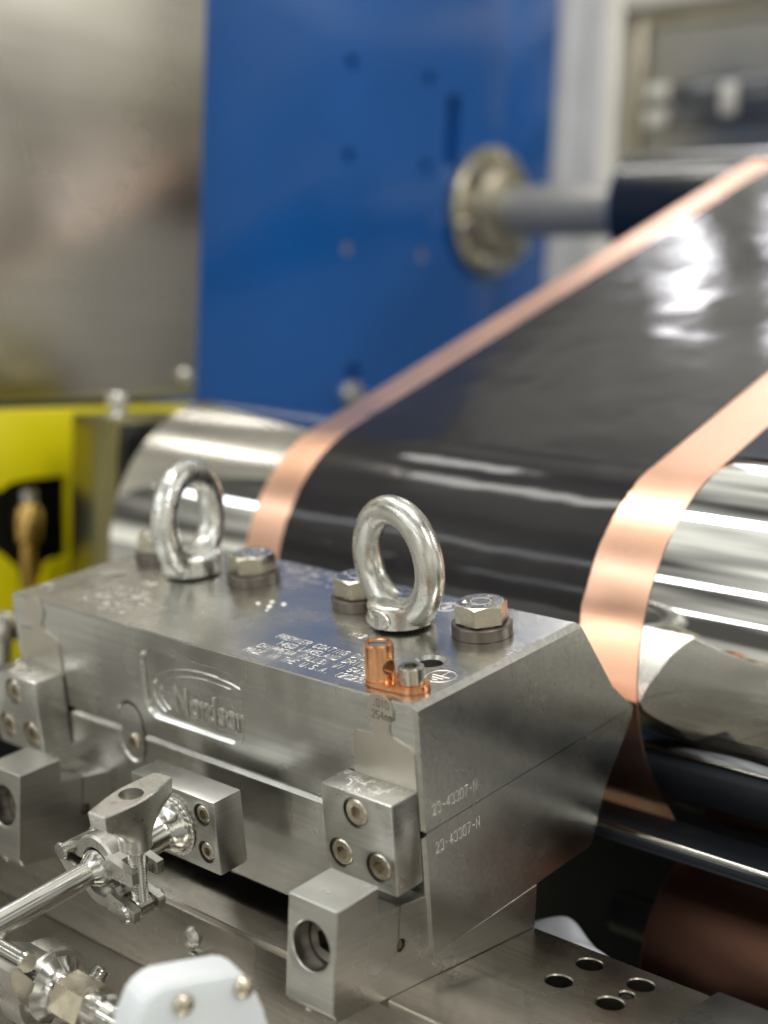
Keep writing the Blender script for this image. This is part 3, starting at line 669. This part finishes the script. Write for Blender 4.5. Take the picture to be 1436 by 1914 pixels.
FP = thing('feed_pipe', 'thin polished feed pipe with a flared ferrule running out from the wing nut clamp', 'pipe', (-107, -62, -66), TILT)
b = new(); lathe(b, [(0, 33.1), (10.2, 33.1), (10.2, 34.3), (8.0, 35.5), (7.4, 38.6), (6.6, 40.4), (5.4, 42.0), (4.75, 43)], frame(P0, AX), 48); obj('ferrule', b, 'polished', FP)
b = new(); cyl(b, PA(40), PA(190), 4.75, 40); obj('pipe_tube', b, 'polished', FP)
def clamp(label, m, base, rotx, opening=13.0, wing=True):
    T = thing('sanitary_clamp', label, 'pipe clamp', base, rotx, group='stainless swing bolt pipe clamps')
    K = lambda t: join_new(t, m)
    def join_new(t, mm): q = new(); join(q, t, mm); return q
    # local frame: x towards the bolt, y along the pipe, z up
    HX = Vector((-16.5, 0, 0))
    def jaw(sign):
        t = new(); n = 26; loops = []
        for i in range(n + 1):
            a = R((4 + 168 * i / n)) * sign; ca, sa = math.cos(a), math.sin(a)
            loops.append([(ri * ca, y_, ri * sa) for ri, y_ in ((8.2, -5.2), (12.0, -5.2), (12.9, -4.3), (12.9, 4.3), (12.0, 5.2), (8.2, 5.2), (10.6, 2.4), (10.6, -2.4))])
        hull(t, loops)
        for s in (-1, 1):                     # fork ears for the bolt
            hull(t, [[(x, y_, z * sign) for x, z in ((9.0, .6), (24, .4), (24.6, 1.2), (24.6, 5.6), (12.5, 8.0), (9.5, 8.4))] for y_ in (s * 4.3, s * 7.4)])
        hull(t, [[(x, y_, z * sign) for x, z in ((8.6, 1.2), (14.0, .8), (14.0, 7.0), (9.6, 8.3))] for y_ in (-7.2, 7.2)])
        hull(t, [[(x, y_, z * sign) for x, z in ((-8.6, .8), (-19.6, .8), (-20.2, 3), (-17, 5.6), (-9.6, 8.2))] for y_ in ((-4.6, 4.6) if sign > 0 else (-7.2, 7.2))])
        bmesh.ops.bevel(t, geom=[e_ for e_ in t.edges if len(e_.link_faces) == 2 and e_.calc_face_angle(0) > R(40)], offset=.35, segments=1, affect='EDGES')
        if sign < 0: bmesh.ops.transform(t, matrix=Matrix.Translation(HX) @ Matrix.Rotation(R(opening), 4, 'Y') @ Matrix.Translation(-HX), verts=t.verts[:])
        return t
    obj('upper_jaw', K(jaw(1)), 'cast', T, ang=30); lj = obj('lower_jaw', K(jaw(-1)), 'cast', T, ang=30)
    t = new(); lathe(t, [(0, -8.6), (3.0, -8.6), (3.4, -7.6), (2.6, -7.2), (2.6, 7.2), (3.4, 7.6), (3.0, 8.6), (0, 8.6)], frame((-18, 0, 2.6), (0, 1, 0)), 24); obj('hinge_pin', K(t), 'polished', T)
    pin = Matrix.Translation(HX) @ Matrix.Rotation(R(opening), 4, 'Y') @ Matrix.Translation(-HX) @ Vector((19.6, 0, -4.0))
    t = new(); lathe(t, [(0, -9.2), (2.9, -9.2), (3.6, -8.2), (3.6, -7.4), (2.1, -7.3), (2.1, 7.3), (3.6, 7.4), (3.6, 8.2), (2.9, 9.2), (0, 9.2)], frame(pin, (0, 1, 0)), 28); obj('bolt_pin', K(t), 'polished', T)
    top = Vector((19.0, 0, 12.2)); d = (top - pin).normalized()
    pr = [(0, 2)]; z = 3.0; hz = (top - pin).length
    while z < hz: pr += [(3.25, z), (2.55, z + .55)]; z += 1.1
    pr += [(0, z)]
    t = new(); lathe(t, pr, frame(pin, d), 24); cyl(t, pin + Vector((0, -3.4, 0)), pin + Vector((0, 3.4, 0)), 4.0, 28, bev=.5); obj('swing_bolt', K(t), 'polished', T, ang=20)
    if wing:
        t = new(); loops = []
        for z_, ha, hb, kk in ((0, 5.4, 5.4, 0), (.6, 6.0, 6.0, 0), (5.0, 6.2, 6.2, 0), (6.5, 6.8, 6.2, .15), (9.4, 9.4, 6.3, .5), (12.6, 13.0, 6.4, .85), (15.2, 16.4, 6.5, 1), (16, 17.0, 6.5, 1), (21.4, 17.6, 6.8, 1), (22, 17.1, 6.3, 1)):
            side = []
            for i in range(15):
                yy = -math.cos(math.pi * i / 14); c_ = hb * math.sqrt(max(0, 1 - yy * yy)); f_ = hb * (1 - .42 * abs(yy) ** 1.6)
                side.append((c_ * (1 - kk) + f_ * kk + .05, yy * ha))
            loops.append([(x_, y_, z_) for x_, y_ in side] + [(-x_, y_, z_) for x_, y_ in side[::-1]])
        hull(t, loops)
        k = new(); cyl(k, (0, 0, 16.5), (0, 0, 30), 4.6, 30); t = cut(t, [k])
    else:
        t = new(); hexprism(t, (0, 0, -9), None, 10, 0, 5); cyl(t, (0, 0, -4.5), (0, 0, -2.5), 3.2, 28, bev=.5)
    q_ = new(); join(q_, t, frame(pin + d * (hz - .5), d, (1, 0, 0)) @ Matrix.Rotation(R(-90), 4, 'Z') @ Matrix.Rotation(R(8), 4, 'Z'))
    obj('wing_nut' if wing else 'clamp_nut', K(q_), 'cast', T, ang=28)
    return T
CP = PA(33.0)
clamp('stainless pipe clamp with big wing nut and swing bolt on the die inlet', Matrix.Translation(CP), CP - Vector((0, 0, 16)), TILT)

# lower pipe line in front of the base plate (runs along the die)
LP = at(0, 1782, 1, -75); LPy, LPz = -75.0, LP.z - 1
T = thing('drain_pipe', 'lower stainless pipe with hexagon coupling running into the white bracket', 'pipe', (-110, LPy, -139))
b = new(); cyl(b, (-330, LPy, LPz), (-114, LPy, LPz), 5.2, 36); obj('pipe_tube', b, 'polished', T)
b = new(); lathe(b, [(0, 0), (12.4, 0), (12.4, 1.6), (10, 4), (8.2, 6), (8.0, 7), (8.6, 7.2), (8.6, 9), (0, 9)], frame((-101, LPy, LPz), (1, 0, 0)), 40); obj('ferrule', b, 'polished', T)
b = new(); hexprism(b, (-92, LPy, LPz), (1, 0, 0), 17, 0, 16, R(10)); obj('coupling', b, 'bolt', T)
b = new(); lathe(b, [(0, 0), (8.2, 0), (8.2, 5), (7, 6.4), (6.6, 12), (7.6, 12.6), (7.6, 26), (0, 26)], frame((-76, LPy, LPz), (1, 0, 0)), 36); obj('threaded_end', b, 'polished', T)
for xx in (-300, -180):
    b = new(); box(b, (xx, LPy - 6, -139), (xx + 10, LPy + 6, LPz - 4.8), .6); obj('pipe_stand', b, 'block', T)
ML = Matrix.Translation((-107, LPy, LPz)) @ Matrix(((0, -1, 0, 0), (.77, 0, .64, 0), (-.64, 0, .77, 0), (0, 0, 0, 1))) @ Matrix.Scale(1.15, 4)
clamp('stainless pipe clamp on the lower pipe beside the white plastic bracket', ML, (-107, LPy, -139), 0.0, 6.0, False)

# white plastic bracket
T = thing('plastic_bracket', 'milky white plastic bracket with two round head screws', 'bracket', (-40, -80, -139))
rotb = Matrix.Rotation(R(-17), 4, 'Z'); ctr = at(400, 1866, 1, -86)
mb = Matrix.Translation(ctr) @ rotb
def onplane(px, py):                         # photo pixel -> (y, z) on the bracket's front face
    v = Vector(((px - 718) / FPX, (py - 957) / FPX, 1.0)); d = rr * v.x + dd * v.y + vv * v.z
    n_ = rotb @ Vector((1, 0, 0)); p_ = CAM_POS + d * ((ctr - CAM_POS).dot(n_) / d.dot(n_)); l_ = mb.inverted() @ p_
    return (l_.y, l_.z)
pts = [onplane(*p_) for p_ in ((246, 1930), (270, 1870), (304, 1842), (440, 1817), (468, 1830), (492, 1885), (505, 1925))]
pts = [(pts[0][0] - 3, -53)] + pts + [(pts[-1][0] + 3, -53)]
b = new(); hull(b, [[(x, y, z) for y, z in pts] for x in (-15, 0)])
bmesh.ops.bevel(b, geom=b.edges[:], offset=1.1, segments=3, affect='EDGES'); t = new(); join(t, b, mb); obj('bracket_body', t, 'white', T)
for p_ in ((342, 1877), (455, 1845)):
    y_, z_ = onplane(*p_)
    t = new(); lathe(t, [(0, -.5), (3.6, -.5), (3.6, .6), (2.8, 2.0), (1.3, 2.5), (1.1, 1.6), (0, 1.5)], frame((0, y_, z_), (1, 0, 0)), 28); k = new(); join(k, t, mb); obj('round_screw', k, 'bolt', T)

# loose bits lying on the die and behind the base plate
MD = Matrix.Rotation(TILT, 4, 'X')
def flake(pts, label, mat):
    b = new(); outline(b, pts, MD @ Matrix.Translation((0, 0, .1)), .6)
    for v in b.verts: v.co += Vector((random.uniform(-.3, .3), random.uniform(-.3, .3), random.uniform(0, .5)))
    c_ = sum((v.co for v in b.verts), Vector()) / len(b.verts)
    for v in b.verts: v.co -= c_
    o = obj('metal_shaving', b, mat, loc=c_); tag(o, label, 'metal shaving', 'shavings on the die'); return o
flake([(-229, 39), (-224, 37.5), (-219, 43), (-216, 46), (-219, 47.5), (-224, 44.5), (-228, 42)], 'larger bright metal shaving beside the rough eyebolt', 'engrave')
flake([(-238, 13), (-234.6, 13.5), (-233.6, 16.5), (-236, 17.4), (-238.6, 15.5)], 'small bright metal shaving near the die corner above the far tag', 'engrave')
for x, y, r_ in ((-131, 49, 1.2), (-127, 53.5, 1.3), (-123.5, 48.5, 1.4), (-120.3, 54, 1.3), (-121, 44.6, .8)):
    c_ = MD @ Vector((x, y, 0)); b = new(); lathe(b, [(0, .9 * r_ * .6), (r_ * .6, .38 * r_), (r_, 0), (0, -.05)], MD, 16)
    o = obj('solder_speck', b, 'engrave', loc=c_); tag(o, 'tiny bright speck in the cluster between bolts and engraved address', 'speck', 'specks on the die top')
T = new(); n = 34; fz = at(1120, 1752, 1, 112).z; fx = at(1010, 1745, 1, 112).x
vs = [[T.verts.new((fx - 24 + (p.x - fx + 20) * i / n, 90 + 44 * j / n, -169.5 + (fz + 169.5) * math.sin(math.pi * (.12 + .76 * i / n)) ** .6 * math.sin(math.pi * (.1 + .8 * j / n)) ** .6 * (.94 + .16 * noise.noise(Vector((i * .1, j * .13, 3)))))) for i in range(n + 1)] for j in range(n + 1)]
for j in range(n):
    for i in range(n): T.faces.new((vs[j][i], vs[j][i + 1], vs[j + 1][i + 1], vs[j + 1][i]))
r_ = bmesh.ops.extrude_face_region(T, geom=T.faces[:]); bmesh.ops.translate(T, vec=(0, 0, -1), verts=[v for v in r_['geom'] if isinstance(v, bmesh.types.BMVert)])
b = new(); box(b, (fx - 60, 84.5, -174), (p.x + 60, 136, -170.5), .5); tag(obj('rear_shelf', b, 'dark'), 'dark narrow shelf behind the base plate under the white film', 'shelf')
tag(obj('plastic_film', T, 'film', ang=75), 'crumpled white plastic film lying low behind the base plate', 'film')
